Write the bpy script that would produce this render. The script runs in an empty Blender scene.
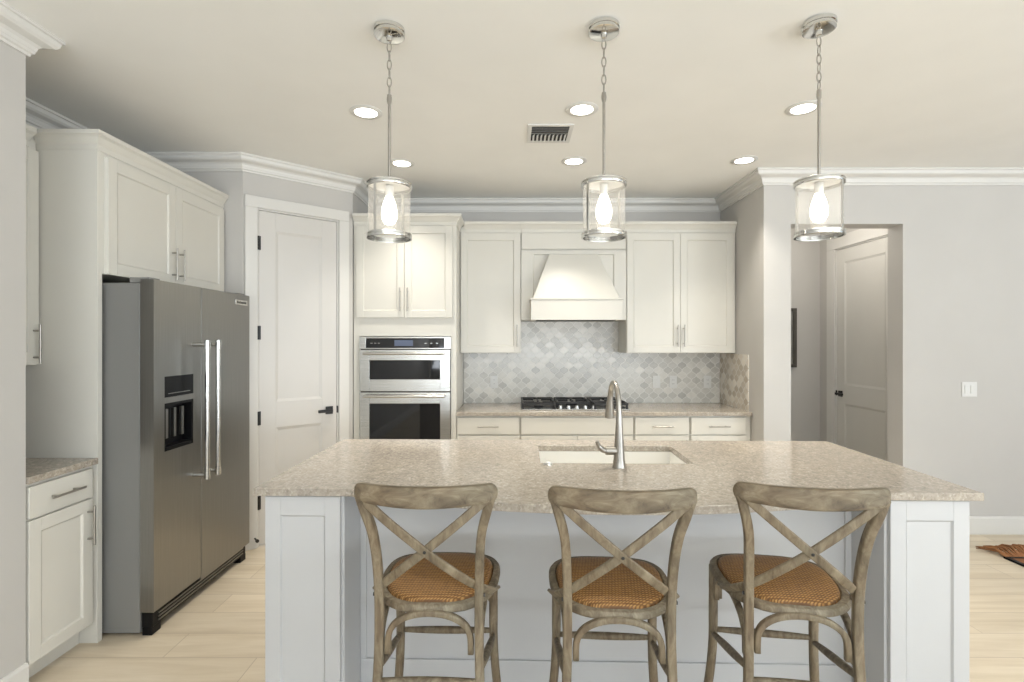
import bpy, bmesh, math, random
from mathutils import Vector, Matrix
random.seed(7)
PI = math.pi
SC = bpy.context.scene
COL = SC.collection

# ------------------------------------------------------------------ camera
cam_d = bpy.data.cameras.new('camera'); cam = bpy.data.objects.new('camera', cam_d); COL.objects.link(cam)
cam.location = (0, 0, 1.49); cam.rotation_euler = (PI/2, 0, 0)
cam_d.sensor_width = 36; cam_d.lens = 510/1024*36; cam_d.clip_start = .02
SC.camera = cam
# ------------------------------------------------------------------ world, daylight, exposure
W = bpy.data.worlds.new('sky'); SC.world = W; W.use_nodes = True
W.node_tree.nodes['Background'].inputs[0].default_value = (.80, .90, 1, 1)
W.node_tree.nodes['Background'].inputs[1].default_value = 1.0
SC.view_settings.view_transform = 'Standard'; SC.view_settings.look = 'None'
SC.view_settings.exposure = 0.4; SC.view_settings.gamma = 1; SC.view_settings.use_curve_mapping = False

def area(name, loc, rot, sx, sy, power, col, spread=PI):
    d = bpy.data.lights.new(name, 'AREA'); d.shape = 'RECTANGLE'; d.size = sx; d.size_y = sy
    d.energy = power; d.color = col; d.spread = spread
    o = bpy.data.objects.new(name, d); o.location = loc; o.rotation_euler = rot; COL.objects.link(o); return o
# daylight lamps for the unseen living room openings, tilted up to brighten the ceiling
area('daylight_rear', (.9, -4.1, 1.2), (PI/2+math.radians(70), 0, 0), 5.4, 1.9, 250, (.86, .93, 1))
area('daylight_right', (6.5, -2.5, 1.2), (PI/2+math.radians(56), 0, PI/2), 3.4, 1.9, 260, (.86, .93, 1))

# ------------------------------------------------------------------ materials
MATS = {}
def newmat(name):
    m = bpy.data.materials.new(name); m.use_nodes = True; MATS[name] = m
    return m, m.node_tree, m.node_tree.nodes['Principled BSDF']
def srgb(r, g, b):
    f = lambda c: (c/255/12.92) if c/255 <= .04045 else ((c/255+.055)/1.055)**2.4
    return (f(r), f(g), f(b), 1)
def N(nt, t, **kw):
    n = nt.nodes.new(t)
    for k, v in kw.items():
        if k.startswith('_'): setattr(n, k[1:], v)
        else: n.inputs[k.replace('_', ' ')].default_value = v
    return n
def coords(nt, scale=(1, 1, 1), rot=(0, 0, 0)):
    tc = nt.nodes.new('ShaderNodeTexCoord'); mp = nt.nodes.new('ShaderNodeMapping')
    mp.inputs['Scale'].default_value = scale; mp.inputs['Rotation'].default_value = rot
    nt.links.new(tc.outputs['Object'], mp.inputs['Vector']); return mp.outputs['Vector']
def ramp(nt, fac, stops):
    r = nt.nodes.new('ShaderNodeValToRGB'); e = r.color_ramp.elements
    while len(e) > 1: e.remove(e[-1])
    e[0].position, e[0].color = stops[0]
    for p, c in stops[1:]:
        k = e.new(p); k.color = c
    nt.links.new(fac, r.inputs['Fac']); return r.outputs['Color']
def bump(nt, bs, height, strength=.2, dist=.002):
    b = N(nt, 'ShaderNodeBump', Strength=strength, Distance=dist)
    nt.links.new(height, b.inputs['Height']); nt.links.new(b.outputs['Normal'], bs.inputs['Normal'])
def paint(name, col, rough=.5, var=.015, bstr=.06, bscale=180, spec=.5):
    m, nt, bs = newmat(name)
    n = N(nt, 'ShaderNodeTexNoise', Scale=3.0, Detail=3.0); nt.links.new(coords(nt), n.inputs['Vector'])
    a = tuple(max(0, c*(1-var)) for c in col[:3])+(1,); b = tuple(min(1, c*(1+var)) for c in col[:3])+(1,)
    nt.links.new(ramp(nt, n.outputs['Fac'], [(.3, a), (.7, b)]), bs.inputs['Base Color'])
    bs.inputs['Roughness'].default_value = rough; bs.inputs['Specular IOR Level'].default_value = spec
    n2 = N(nt, 'ShaderNodeTexNoise', Scale=float(bscale), Detail=2.0); nt.links.new(coords(nt), n2.inputs['Vector'])
    bump(nt, bs, n2.outputs['Fac'], bstr, .001)
    return m
def metal(name, col, rough=.25, stretch=(4, 4, 260), var=.12, metallic=1.0, bstr=.03):
    m, nt, bs = newmat(name)
    n = N(nt, 'ShaderNodeTexNoise', Scale=1.0, Detail=4.0); nt.links.new(coords(nt, stretch), n.inputs['Vector'])
    a = tuple(c*(1-var) for c in col[:3])+(1,); b = tuple(min(1, c*(1+var)) for c in col[:3])+(1,)
    nt.links.new(ramp(nt, n.outputs['Fac'], [(.3, a), (.7, b)]), bs.inputs['Base Color'])
    bs.inputs['Roughness'].default_value = rough; bs.inputs['Metallic'].default_value = metallic
    bump(nt, bs, n.outputs['Fac'], bstr, .0005)
    return m
WALL = paint('wall_paint', srgb(195, 192, 187), .75, bstr=.12)
CEIL = paint('ceiling_paint', srgb(240, 239, 235), .85, bstr=.15, bscale=90)
TRIM = paint('trim_paint', srgb(216, 214, 209), .4)
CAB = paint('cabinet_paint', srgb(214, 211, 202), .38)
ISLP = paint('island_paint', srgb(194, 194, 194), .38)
DOORP = paint('door_paint', srgb(208, 205, 200), .38)
GREYDOOR = paint('hall_door_paint', srgb(212, 210, 204), .4)
PLATE = paint('plate_plastic', srgb(218, 217, 213), .3)
PORC = paint('sink_porcelain', srgb(240, 238, 232), .15)
BLACKM = paint('black_hardware', srgb(22, 21, 20), .35)
BLACKG = paint('black_glass', (.006, .006, .007, 1), .04, bstr=0)
BLACKP = paint('black_plastic', srgb(20, 20, 21), .3, spec=.15)
IRON = paint('cast_iron', srgb(28, 27, 27), .45, bstr=.3)
DARKIN = paint('dark_recess', srgb(60, 60, 58), .8)
STEEL = metal('stainless_steel', srgb(198, 197, 193), .24)
STEELV = metal('slate_steel', srgb(146, 145, 142), .34, stretch=(260, 260, 3), var=.06)
FSIDE = paint('fridge_side_paint', srgb(128, 127, 124), .42, bstr=.1)
NICKEL = metal('brushed_nickel', srgb(172, 168, 161), .36, stretch=(40, 40, 40), var=.05)
CHROME = metal('chrome', srgb(215, 215, 213), .08, stretch=(10, 10, 10), var=.03, bstr=0)

def make_stone(name):
    m, nt, bs = newmat(name); v = coords(nt)
    n1 = N(nt, 'ShaderNodeTexNoise', Scale=38.0, Detail=8.0, Roughness=.75); nt.links.new(v, n1.inputs['Vector'])
    base = ramp(nt, n1.outputs['Fac'], [(.30, srgb(132, 124, 114)), (.47, srgb(166, 155, 142)), (.6, srgb(187, 175, 160)), (.75, srgb(206, 195, 180))])
    vo = N(nt, 'ShaderNodeTexVoronoi', Scale=120.0, Randomness=1.0); nt.links.new(v, vo.inputs['Vector'])
    sp = ramp(nt, vo.outputs['Color'], [(.0, srgb(112, 106, 99)), (.25, srgb(156, 149, 139)), (.7, srgb(182, 174, 163)), (.9, srgb(216, 210, 199))])
    mx = N(nt, 'ShaderNodeMixRGB', Fac=.45); nt.links.new(base, mx.inputs[1]); nt.links.new(sp, mx.inputs[2])
    n3 = N(nt, 'ShaderNodeTexNoise', Scale=2.2, Detail=4.0); nt.links.new(v, n3.inputs['Vector'])
    cl = ramp(nt, n3.outputs['Fac'], [(.35, (.9, .9, .9, 1)), (.65, (1.04, 1.03, 1.0, 1))])
    m2 = N(nt, 'ShaderNodeMixRGB', Fac=1.0, _blend_type='MULTIPLY'); nt.links.new(mx.outputs[0], m2.inputs[1]); nt.links.new(cl, m2.inputs[2])
    nt.links.new(m2.outputs[0], bs.inputs['Base Color'])
    bs.inputs['Roughness'].default_value = .13
    bump(nt, bs, n1.outputs['Fac'], .03, .001)
    return m
STONE = make_stone('quartz_stone')

def make_floor():
    m, nt, bs = newmat('floor_planks'); v = coords(nt)
    br = N(nt, 'ShaderNodeTexBrick', Scale=1.0, _offset=.37)
    br.inputs['Brick Width'].default_value = 1.2; br.inputs['Row Height'].default_value = .2; br.inputs['Mortar Size'].default_value = .0022
    br.inputs['Mortar Smooth'].default_value = .2; br.inputs['Bias'].default_value = 0
    br.inputs['Color1'].default_value = (0, 0, 0, 1); br.inputs['Color2'].default_value = (1, 1, 1, 1); br.inputs['Mortar'].default_value = (.5, .5, .5, 1)
    nt.links.new(v, br.inputs['Vector'])
    gr = N(nt, 'ShaderNodeTexNoise', Scale=1.0, Detail=6.0, Roughness=.6, Distortion=.6); nt.links.new(coords(nt, (1.4, 16, 1)), gr.inputs['Vector'])
    base = ramp(nt, gr.outputs['Fac'], [(.25, srgb(198, 182, 157)), (.5, srgb(214, 200, 177)), (.75, srgb(226, 214, 194))])
    tint = ramp(nt, br.outputs['Color'], [(0, (.93, .925, .92, 1)), (1, (1.03, 1.025, 1.02, 1))])
    mx = N(nt, 'ShaderNodeMixRGB', Fac=1.0, _blend_type='MULTIPLY'); nt.links.new(base, mx.inputs[1]); nt.links.new(tint, mx.inputs[2])
    m2 = N(nt, 'ShaderNodeMixRGB'); nt.links.new(br.outputs['Fac'], m2.inputs[0]); nt.links.new(mx.outputs[0], m2.inputs[1]); m2.inputs[2].default_value = srgb(184, 168, 147)
    nt.links.new(m2.outputs[0], bs.inputs['Base Color']); bs.inputs['Roughness'].default_value = .38
    inv = N(nt, 'ShaderNodeMath', _operation='SUBTRACT'); inv.inputs[0].default_value = 1; nt.links.new(br.outputs['Fac'], inv.inputs[1])
    bump(nt, bs, inv.outputs[0], .25, .002)
    return m
FLOOR = make_floor()

def make_tile(name, plane):
    # lantern-shaped marble mosaic: a diagonal lattice with waved edges, one tone per tile
    m, nt, bs = newmat(name)
    tc = nt.nodes.new('ShaderNodeTexCoord'); se = nt.nodes.new('ShaderNodeSeparateXYZ'); nt.links.new(tc.outputs['Object'], se.inputs[0])
    a, b = (se.outputs['X'] if plane == 'XZ' else se.outputs['Y']), se.outputs['Z']
    def M(op, x, y=None):
        n = nt.nodes.new('ShaderNodeMath'); n.operation = op
        for i, q in enumerate((x, y)):
            if q is None: continue
            if isinstance(q, (int, float)): n.inputs[i].default_value = q
            else: nt.links.new(q, n.inputs[i])
        return n.outputs[0]
    K = 1/.088
    a1 = M('MULTIPLY', a, K); b1 = M('MULTIPLY', b, K*.94)
    u0 = M('ADD', a1, b1); v0 = M('SUBTRACT', a1, b1)
    u = M('ADD', u0, M('MULTIPLY', M('SINE', M('MULTIPLY', v0, 2*PI)), .055))
    v = M('ADD', v0, M('MULTIPLY', M('SINE', M('MULTIPLY', u0, 2*PI)), .055))
    fu, fv = M('FLOOR', u), M('FLOOR', v)
    cx = nt.nodes.new('ShaderNodeCombineXYZ'); nt.links.new(fu, cx.inputs[0]); nt.links.new(fv, cx.inputs[1])
    wn = nt.nodes.new('ShaderNodeTexWhiteNoise'); nt.links.new(cx.outputs[0], wn.inputs['Vector'])
    def edge(q, f):
        d = M('SUBTRACT', q, f); return M('MINIMUM', d, M('SUBTRACT', 1.0, d))
    e = M('MINIMUM', edge(u, fu), edge(v, fv))
    no = N(nt, 'ShaderNodeTexNoise', Scale=16.0, Detail=6.0, Distortion=1.5); nt.links.new(tc.outputs['Object'], no.inputs['Vector'])
    mixv = M('ADD', M('MULTIPLY', wn.outputs['Value'], .6), M('MULTIPLY', no.outputs['Fac'], .4))
    stone = ramp(nt, mixv, [(.2, srgb(184, 181, 174)), (.45, srgb(202, 199, 191)), (.62, srgb(213, 210, 202)), (.85, srgb(228, 224, 215))] if plane == 'XZ' else [(.25, srgb(190, 178, 160)), (.45, srgb(204, 194, 178)), (.6, srgb(222, 214, 200)), (.85, srgb(232, 225, 212))])  # side return ramp is warmer: grazing-angle reflections put into the tile colour
    g = ramp(nt, e, [(.02, (0, 0, 0, 1)), (.06, (1, 1, 1, 1))])
    mx = nt.nodes.new('ShaderNodeMixRGB'); nt.links.new(g, mx.inputs[0]); mx.inputs[1].default_value = srgb(228, 226, 220); nt.links.new(stone, mx.inputs[2])
    nt.links.new(mx.outputs[0], bs.inputs['Base Color']); bs.inputs['Roughness'].default_value = .2
    # every tile is set at a slightly different tilt, so that some catch the light
    hb = M('ADD', M('MULTIPLY', M('SUBTRACT', u, fu), M('SUBTRACT', wn.outputs['Value'], .5)), M('MULTIPLY', g, .5))
    bump(nt, bs, hb, .35, .004)
    return m
TILE = make_tile('mosaic_tile', 'XZ'); TILE_S = make_tile('mosaic_tile_side', 'YZ')

def make_wood(sc=(34, 34, 9), nm='weathered_oak'):
    m, nt, bs = newmat(nm)
    n = N(nt, 'ShaderNodeTexNoise', Scale=1.0, Detail=7.0, Roughness=.65, Distortion=.8); nt.links.new(coords(nt, sc), n.inputs['Vector'])
    c = ramp(nt, n.outputs['Fac'], [(.28, srgb(72, 60, 47)), (.45, srgb(110, 97, 79)), (.58, srgb(130, 118, 99)), (.75, srgb(154, 145, 127))])
    n2 = N(nt, 'ShaderNodeTexNoise', Scale=5.0, Detail=3.0); nt.links.new(coords(nt), n2.inputs['Vector'])
    t = ramp(nt, n2.outputs['Fac'], [(.35, (1.0, .93, .84, 1)), (.65, (.96, 1.0, .98, 1))])
    mx = N(nt, 'ShaderNodeMixRGB', Fac=1.0, _blend_type='MULTIPLY'); nt.links.new(c, mx.inputs[1]); nt.links.new(t, mx.inputs[2])
    nt.links.new(mx.outputs[0], bs.inputs['Base Color']); bs.inputs['Roughness'].default_value = .62
    bump(nt, bs, n.outputs['Fac'], .35, .002)
    return m
WOOD = make_wood(); WOOD_H = make_wood((9, 34, 34), 'weathered_oak_across')
def make_rattan():
    m, nt, bs = newmat('woven_rattan')
    tc = nt.nodes.new('ShaderNodeTexCoord')
    w1 = N(nt, 'ShaderNodeTexWave', Scale=42.0, Distortion=.6, Detail=1.0, _bands_direction='X'); w1.inputs['Detail Scale'].default_value = 3
    w2 = N(nt, 'ShaderNodeTexWave', Scale=26.0, Distortion=.6, Detail=1.0, _bands_direction='Y'); w2.inputs['Detail Scale'].default_value = 3
    mp = nt.nodes.new('ShaderNodeMapping'); mp.inputs['Rotation'].default_value = (0, 0, PI/4)
    nt.links.new(tc.outputs['Object'], mp.inputs['Vector'])
    nt.links.new(mp.outputs[0], w1.inputs['Vector']); nt.links.new(tc.outputs['Object'], w2.inputs['Vector'])
    mu = N(nt, 'ShaderNodeMath', _operation='MULTIPLY'); nt.links.new(w1.outputs['Fac'], mu.inputs[0]); nt.links.new(w2.outputs['Fac'], mu.inputs[1])
    nz = N(nt, 'ShaderNodeTexNoise', Scale=60.0, Detail=3.0); nt.links.new(tc.outputs['Object'], nz.inputs['Vector'])
    ad = N(nt, 'ShaderNodeMath', _operation='MULTIPLY_ADD'); nt.links.new(nz.outputs['Fac'], ad.inputs[0]); ad.inputs[1].default_value = .5; nt.links.new(mu.outputs[0], ad.inputs[2])
    nt.links.new(ramp(nt, ad.outputs[0], [(.2, srgb(100, 66, 28)), (.5, srgb(146, 102, 48)), (1, srgb(180, 138, 80))]), bs.inputs['Base Color'])
    bs.inputs['Roughness'].default_value = .5
    bump(nt, bs, ad.outputs[0], .6, .003)
    return m
RATTAN = make_rattan()
def make_glass():
    m, nt, bs = newmat('seeded_glass')
    tr = nt.nodes.new('ShaderNodeBsdfTransparent'); tr.inputs[0].default_value = (.97, .97, .96, 1)
    gl = nt.nodes.new('ShaderNodeBsdfGlossy'); gl.inputs['Roughness'].default_value = .05
    n = N(nt, 'ShaderNodeTexNoise', Scale=45.0, Detail=2.0); nt.links.new(coords(nt), n.inputs['Vector'])
    b = N(nt, 'ShaderNodeBump', Strength=.5, Distance=.004); nt.links.new(n.outputs['Fac'], b.inputs['Height']); nt.links.new(b.outputs[0], gl.inputs['Normal'])
    lw = N(nt, 'ShaderNodeLayerWeight', Blend=.5); nt.links.new(b.outputs[0], lw.inputs['Normal'])
    pw = N(nt, 'ShaderNodeMath', _operation='POWER'); nt.links.new(lw.outputs['Facing'], pw.inputs[0]); pw.inputs[1].default_value = 4
    fr = N(nt, 'ShaderNodeMath', _operation='MULTIPLY_ADD'); nt.links.new(pw.outputs[0], fr.inputs[0]); fr.inputs[1].default_value = .6; fr.inputs[2].default_value = .05
    mx = nt.nodes.new('ShaderNodeMixShader'); nt.links.new(fr.outputs[0], mx.inputs[0]); nt.links.new(tr.outputs[0], mx.inputs[1]); nt.links.new(gl.outputs[0], mx.inputs[2])
    tl = nt.nodes.new('ShaderNodeBsdfTranslucent'); tl.inputs[0].default_value = (.9, .89, .87, 1)
    m3 = nt.nodes.new('ShaderNodeMixShader'); m3.inputs[0].default_value = .14; nt.links.new(mx.outputs[0], m3.inputs[1]); nt.links.new(tl.outputs[0], m3.inputs[2])
    nt.links.new(m3.outputs[0], nt.nodes['Material Output'].inputs['Surface'])
    return m
GLASS = make_glass()
def emit(name, col, s):
    m, nt, bs = newmat(name); bs.inputs['Base Color'].default_value = (.8, .8, .8, 1)
    bs.inputs['Emission Color'].default_value = col; bs.inputs['Emission Strength'].default_value = s; return m
LENS = emit('downlight_lens', (1, .95, .86, 1), 7)
BULB = emit('bulb_glow', (1, .91, .78, 1), 6.5)
SCREEN = emit('display_glow', (.45, .58, .85, 1), .16); SCREEN.node_tree.nodes['Principled BSDF'].inputs['Base Color'].default_value = (.02, .02, .03, 1)
RUG = paint('rug_wool', srgb(132, 88, 56), .9, var=.3, bstr=.6, bscale=60)
FRINGE = paint('rug_fringe_fibre', srgb(158, 108, 68), .85, var=.3)
ART = paint('art_print', srgb(120, 118, 112), .5, var=.5)
FRAMEM = paint('frame_grey_wood', srgb(78, 74, 68), .5, var=.2)

# ------------------------------------------------------------------ mesh builder
class MB:
    def __init__(s): s.bm = bmesh.new()
    def box(s, x0, x1, y0, y1, z0, z1):
        v = [s.bm.verts.new((x, y, z)) for x in (x0, x1) for y in (y0, y1) for z in (z0, z1)]
        for f in ((0,1,3,2), (4,6,7,5), (0,4,5,1), (2,3,7,6), (0,2,6,4), (1,5,7,3)): s.bm.faces.new([v[i] for i in f])
        return s
    def hexa(s, p):   # 8 points: bottom 4 ccw, top 4 ccw
        v = [s.bm.verts.new(q) for q in p]
        for f in ((3,2,1,0), (4,5,6,7), (0,1,5,4), (1,2,6,5), (2,3,7,6), (3,0,4,7)): s.bm.faces.new([v[i] for i in f])
        return s
    def quad(s, *p): s.bm.faces.new([s.bm.verts.new(q) for q in p]); return s
    def prism(s, poly, z0, z1):
        a = [s.bm.verts.new((x, y, z0)) for x, y in poly]; b = [s.bm.verts.new((x, y, z1)) for x, y in poly]
        n = len(poly); s.bm.faces.new(a[::-1]); s.bm.faces.new(b)
        for i in range(n): s.bm.faces.new((a[i], a[(i+1) % n], b[(i+1) % n], b[i]))
        return s
    def lathe(s, prof, c=(0, 0, 0), seg=32, axis='z', cap=True):
        rings = []
        for r, h in prof:
            ring = []
            for i in range(seg):
                t = 2*PI*i/seg; p = (r*math.cos(t), r*math.sin(t), h)
                if axis == 'x': p = (p[2], p[0], p[1])
                if axis == 'y': p = (p[0], p[2], p[1])
                ring.append(s.bm.verts.new((c[0]+p[0], c[1]+p[1], c[2]+p[2])))
            rings.append(ring)
        for a, b in zip(rings, rings[1:]):
            for i in range(seg): s.bm.faces.new((a[i], a[(i+1) % seg], b[(i+1) % seg], b[i]))
        if cap: s.bm.faces.new(rings[0][::-1]); s.bm.faces.new(rings[-1])
        return s
    def tube(s, pts, rad, seg=12, flat=None, up=(0, 0, 1), cap=True, roundness=1.0):
        """sweep along pts; rad = number or list; flat=(w,h): rounded flat section, w along side, h along normal"""
        pts = [Vector(p) for p in pts]; n = len(pts); rings = []
        closed = (pts[0]-pts[-1]).length < 1e-6
        if closed: pts = pts[:-1]; n -= 1
        prevN = None
        for i, p in enumerate(pts):
            if closed: t = pts[(i+1) % n]-pts[i-1]
            else: t = pts[min(i+1, n-1)]-pts[max(i-1, 0)]
            t.normalize()
            if prevN is None:
                u = Vector(up); 
                if abs(u.dot(t)) > .95: u = Vector((0, 1, 0))
                nn = (u-t*u.dot(t)).normalized()
            else: nn = (prevN-t*prevN.dot(t)).normalized()
            prevN = nn; sd = t.cross(nn)
            r = rad[i] if isinstance(rad, (list, tuple)) else rad
            ring = []
            for k in range(seg):
                a = 2*PI*(k+.5)/seg; ca, sa = math.cos(a), math.sin(a)
                if flat:
                    e = .38
                    x = math.copysign(abs(ca)**e, ca)*flat[0]/2; y = math.copysign(abs(sa)**e, sa)*flat[1]/2
                    ring.append(s.bm.verts.new(p+sd*x*(r if r else 1)+nn*y*(r if r else 1)))
                else: ring.append(s.bm.verts.new(p+(sd*ca+nn*sa)*r))
            rings.append(ring)
        pr = list(zip(rings, rings[1:]))
        if closed: pr.append((rings[-1], rings[0]))
        for a, b in pr:
            for k in range(seg): s.bm.faces.new((a[k], a[(k+1) % seg], b[(k+1) % seg], b[k]))
        if cap and not closed: s.bm.faces.new(rings[0][::-1]); s.bm.faces.new(rings[-1])
        return s
    def sweep(s, path, prof):
        """moulding: path in plan, profile of (outward to the right of travel, z), mitred corners"""
        P = [Vector((p[0], p[1])) for p in path]; rings = []
        for i, p in enumerate(P):
            d0 = (P[i]-P[i-1]).normalized() if i else None; d1 = (P[i+1]-P[i]).normalized() if i < len(P)-1 else None
            nr = lambda d: Vector((d.y, -d.x))
            if d0 is None: m = nr(d1)
            elif d1 is None: m = nr(d0)
            else:
                a, b = nr(d0), nr(d1); m = (a+b)/(1+a.dot(b))
            rings.append([s.bm.verts.new((p.x+m.x*o, p.y+m.y*o, z)) for o, z in prof])
        k = len(prof)
        for a, b in zip(rings, rings[1:]):
            for i in range(k): s.bm.faces.new((a[i], a[(i+1) % k], b[(i+1) % k], b[i]))
        s.bm.faces.new(rings[0]); s.bm.faces.new(rings[-1][::-1])
        return s
    def build(s, name, mat, parent=None, bevel=0, smooth=False, loc=None, seg=2):
        bmesh.ops.recalc_face_normals(s.bm, faces=s.bm.faces)
        me = bpy.data.meshes.new(name); s.bm.to_mesh(me); s.bm.free()
        if smooth:
            me.polygons.foreach_set('use_smooth', [True]*len(me.polygons))
        o = bpy.data.objects.new(name, me); me.materials.append(mat); COL.objects.link(o)
        if smooth == 'auto':
            try: me.set_sharp_from_angle(angle=math.radians(40))
            except Exception: pass
        if bevel:
            md = o.modifiers.new('bevel', 'BEVEL'); md.width = bevel; md.segments = seg; md.limit_method = 'ANGLE'; md.angle_limit = math.radians(50)
        if parent: o.parent = parent
        if loc: o.location = loc
        return o
def thing(name, label, cat, loc=(0, 0, 0), rz=0, group=None):
    o = bpy.data.objects.new(name, None); COL.objects.link(o); o.location = loc; o.rotation_euler = (0, 0, rz)
    o.empty_display_size = .1
    return tag(o, label, cat, group)
def tag(o, label, cat, group=None):
    o['label'] = label; o['category'] = cat
    if group: o['group'] = group
    return o
def struct(o): o['kind'] = 'structure'; return o
def copy_tree(o, parent=None):
    c = o.copy(); COL.objects.link(c)
    if parent: c.parent = parent
    for ch in [q for q in bpy.data.objects if q.parent == o]: copy_tree(ch, c)
    return c
def crom(pts, n=8):
    P = [Vector(p) for p in pts]; out = []
    Q = [P[0]*2-P[1]]+P+[P[-1]*2-P[-2]]
    for i in range(1, len(Q)-2):
        for k in range(n):
            t = k/n; a, b, c, d = Q[i-1], Q[i], Q[i+1], Q[i+2]
            out.append(.5*((2*b)+(c-a)*t+(2*a-5*b+4*c-d)*t*t+(3*b-a-3*c+d)*t**3))
    out.append(P[-1]); return out

# ------------------------------------------------------------------ the room
H = 2.80; YB = 4.76; XR = 1.945; YF = 3.94; XL = -2.70; XS = -2.05; YS = 2.15; YP = 3.62
P0 = Vector((-1.911, 3.62)); P1 = Vector((-1.295, 4.145)); YH = 5.63; XH = 3.40; XE = 7.0; YR = -4.5
struct(MB().box(XL-.2, XE+.2, YR-.2, YH+.2, -.08, 0).build('floor', FLOOR))
struct(MB().box(XL-.2, XE+.2, YR-.2, YH+.2, H, H+.08).build('ceiling', CEIL))
struct(MB().box(XL-.15, XS, YR, YS, 0, H).box(XL-.15, XL, YS, YP, 0, H).build('wall_left', WALL))
# pantry: front, diagonal with doorway, side
dv = (P1-P0); L = dv.length; ang = math.atan2(dv.y, dv.x); DT = 2.45; D0, D1 = .093, .692
struct(MB().prism([(XL, YP), (P0.x, YP), (P0.x-.0, YP+.12), (XL, YP+.12)], 0, H).build('wall_pantry_front', WALL))
wd = struct(MB().box(0, D0, 0, .10, 0, H).box(D1, L, 0, .10, 0, H).box(D0, D1, 0, .10, DT, H).build('wall_pantry', WALL))
wd.location = (P0.x, P0.y, 0); wd.rotation_euler = (0, 0, ang)
struct(MB().box(P1.x-.10, P1.x, P1.y, YB, 0, H).build('wall_pantry_side', WALL))
struct(MB().box(P1.x-.1, XR, YB, YB+.15, 0, H).build('wall_back', WALL))
struct(MB().box(XR, 2.155, YF, YH, 0, H).box(3.02, XE, YF, YF+.16, 0, H).box(2.155, 3.02, YF, YF+.16, 2.394, H).build('wall_right', WALL))
struct(MB().box(2.155, XH+.12, YH, YH+.12, 0, H).build('wall_hall_end', WALL))
# hall side wall with its doorway
HD0, HD1 = 4.52, 5.355
struct(MB().box(XH, XH+.12, YF+.16, HD0, 0, H).box(XH, XH+.12, HD1, YH, 0, H).box(XH, XH+.12, HD0, HD1, 2.45, H).build('wall_hall_side', WALL))
# living room behind the camera
rw = MB().box(XS, -1.4, YR-.12, YR, 0, H).box(5.2, XE, YR-.12, YR, 0, H).box(-1.4, 5.2, YR-.12, YR, 2.4, H)
struct(rw.build('wall_rear', WALL))
ew = MB().box(XE, XE+.12, YR, -2.9, 0, H).box(XE, XE+.12, 1.7, YF, 0, H).box(XE, XE+.12, -2.9, 1.7, 2.4, H)
struct(ew.build('wall_east', WALL))

# crown moulding
def ogee(z0, h, p):
    pr = [(0, z0), (.010, z0), (.012, z0+.10*h), (.020, z0+.14*h), (.022, z0+.24*h)]
    for i in range(7):
        t = i/6; pr.append((.024+(p-.034)*(t-.12*math.sin(2*PI*t)), z0+h*(.26+.56*(t+.10*math.sin(2*PI*t)))))
    pr += [(p-.008, z0+.86*h), (p, z0+.88*h), (p, z0+h), (0, z0+h)]
    return pr
CP = [(XS, YR), (XS, YS), (XL, YS), (XL, YP), tuple(P0), tuple(P1), (P1.x, YB), (XR, YB), (XR, YF), (XE, YF)]
struct(MB().sweep(CP, ogee(H-.107, .107, .09)).build('trim_1', TRIM))
BP = lambda h=.135: [(0, 0), (.015, 0), (.015, h-.012), (.008, h), (0, h)]
struct(MB().sweep([(3.02, YF+.10), (3.02, YF), (XE, YF)], BP()).build('baseboard_right', TRIM))
struct(MB().sweep([(XS, YR), (XS, YS-.001)], BP()).build('baseboard_left', TRIM))
struct(MB().sweep([(XR, 4.14), (XR, YF), (2.155, YF), (2.155, 5.6)], BP()).build('baseboard_stub', TRIM))
struct(MB().sweep([(2.16, YH), (XH, YH), (XH, HD1+.13)], BP()).build('baseboard_hall', TRIM))
struct(MB().sweep([(-2.0, YP), tuple(P0), tuple(P0+dv*.012)], BP()).build('baseboard_pantry', TRIM))

# door casings
def casing(name, x0, x1, zt, w, loc, rz, t=.018):
    m = MB().box(x0-w, x0, -t, 0, 0, zt).box(x1, x1+w, -t, 0, 0, zt).box(x0-w, x1+w, -t, 0, zt, zt+w)
    m.box(x0-.001, x0+.012, -.002, .10, 0, zt).box(x1-.012, x1+.001, -.002, .10, 0, zt).box(x0, x1, -.002, .10, zt-.012, zt+.001)
    o = struct(m.build(name, TRIM, bevel=.004)); o.location = loc; o.rotation_euler = (0, 0, rz); return o
casing('trim_2', D0, D1, DT, .082, (P0.x, P0.y, 0), ang)
casing('trim_3', -HD1, -HD0, 2.45, .13, (XH, 0, 0), -PI/2)

# ------------------------------------------------------------------ panel doors
def panel_slab(x0, x1, z0, z1, panels, t=.02, rec=.008, slope=.006, stile=.057, y=0):
    """slab with its face at y-t; panels = list of (z0,z1) recessed fields between the stiles"""
    m = MB(); a, b = x0+stile, x1-stile; f = y-t
    m.box(x0, a, f, y, z0, z1).box(b, x1, f, y, z0, z1)
    zs = [z0]+[q for p in panels for q in p]+[z1]
    for i in range(0, len(zs), 2): m.box(a, b, f, y, zs[i], zs[i+1])
    for p0, p1 in panels:
        g = f+rec; s = slope
        m.quad((a+s, g, p0+s), (b-s, g, p0+s), (b-s, g, p1-s), (a+s, g, p1-s))
        m.quad((a, f, p0), (b, f, p0), (b-s, g, p0+s), (a+s, g, p0+s)); m.quad((a, f, p1), (b, f, p1), (b-s, g, p1-s), (a+s, g, p1-s))
        m.quad((a, f, p0), (a, f, p1), (a+s, g, p1-s), (a+s, g, p0+s)); m.quad((b, f, p0), (b, f, p1), (b-s, g, p1-s), (b-s, g, p0+s))
        m.quad((a, y, p0), (b, y, p0), (b, y, p1), (a, y, p1))
    return m
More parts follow.
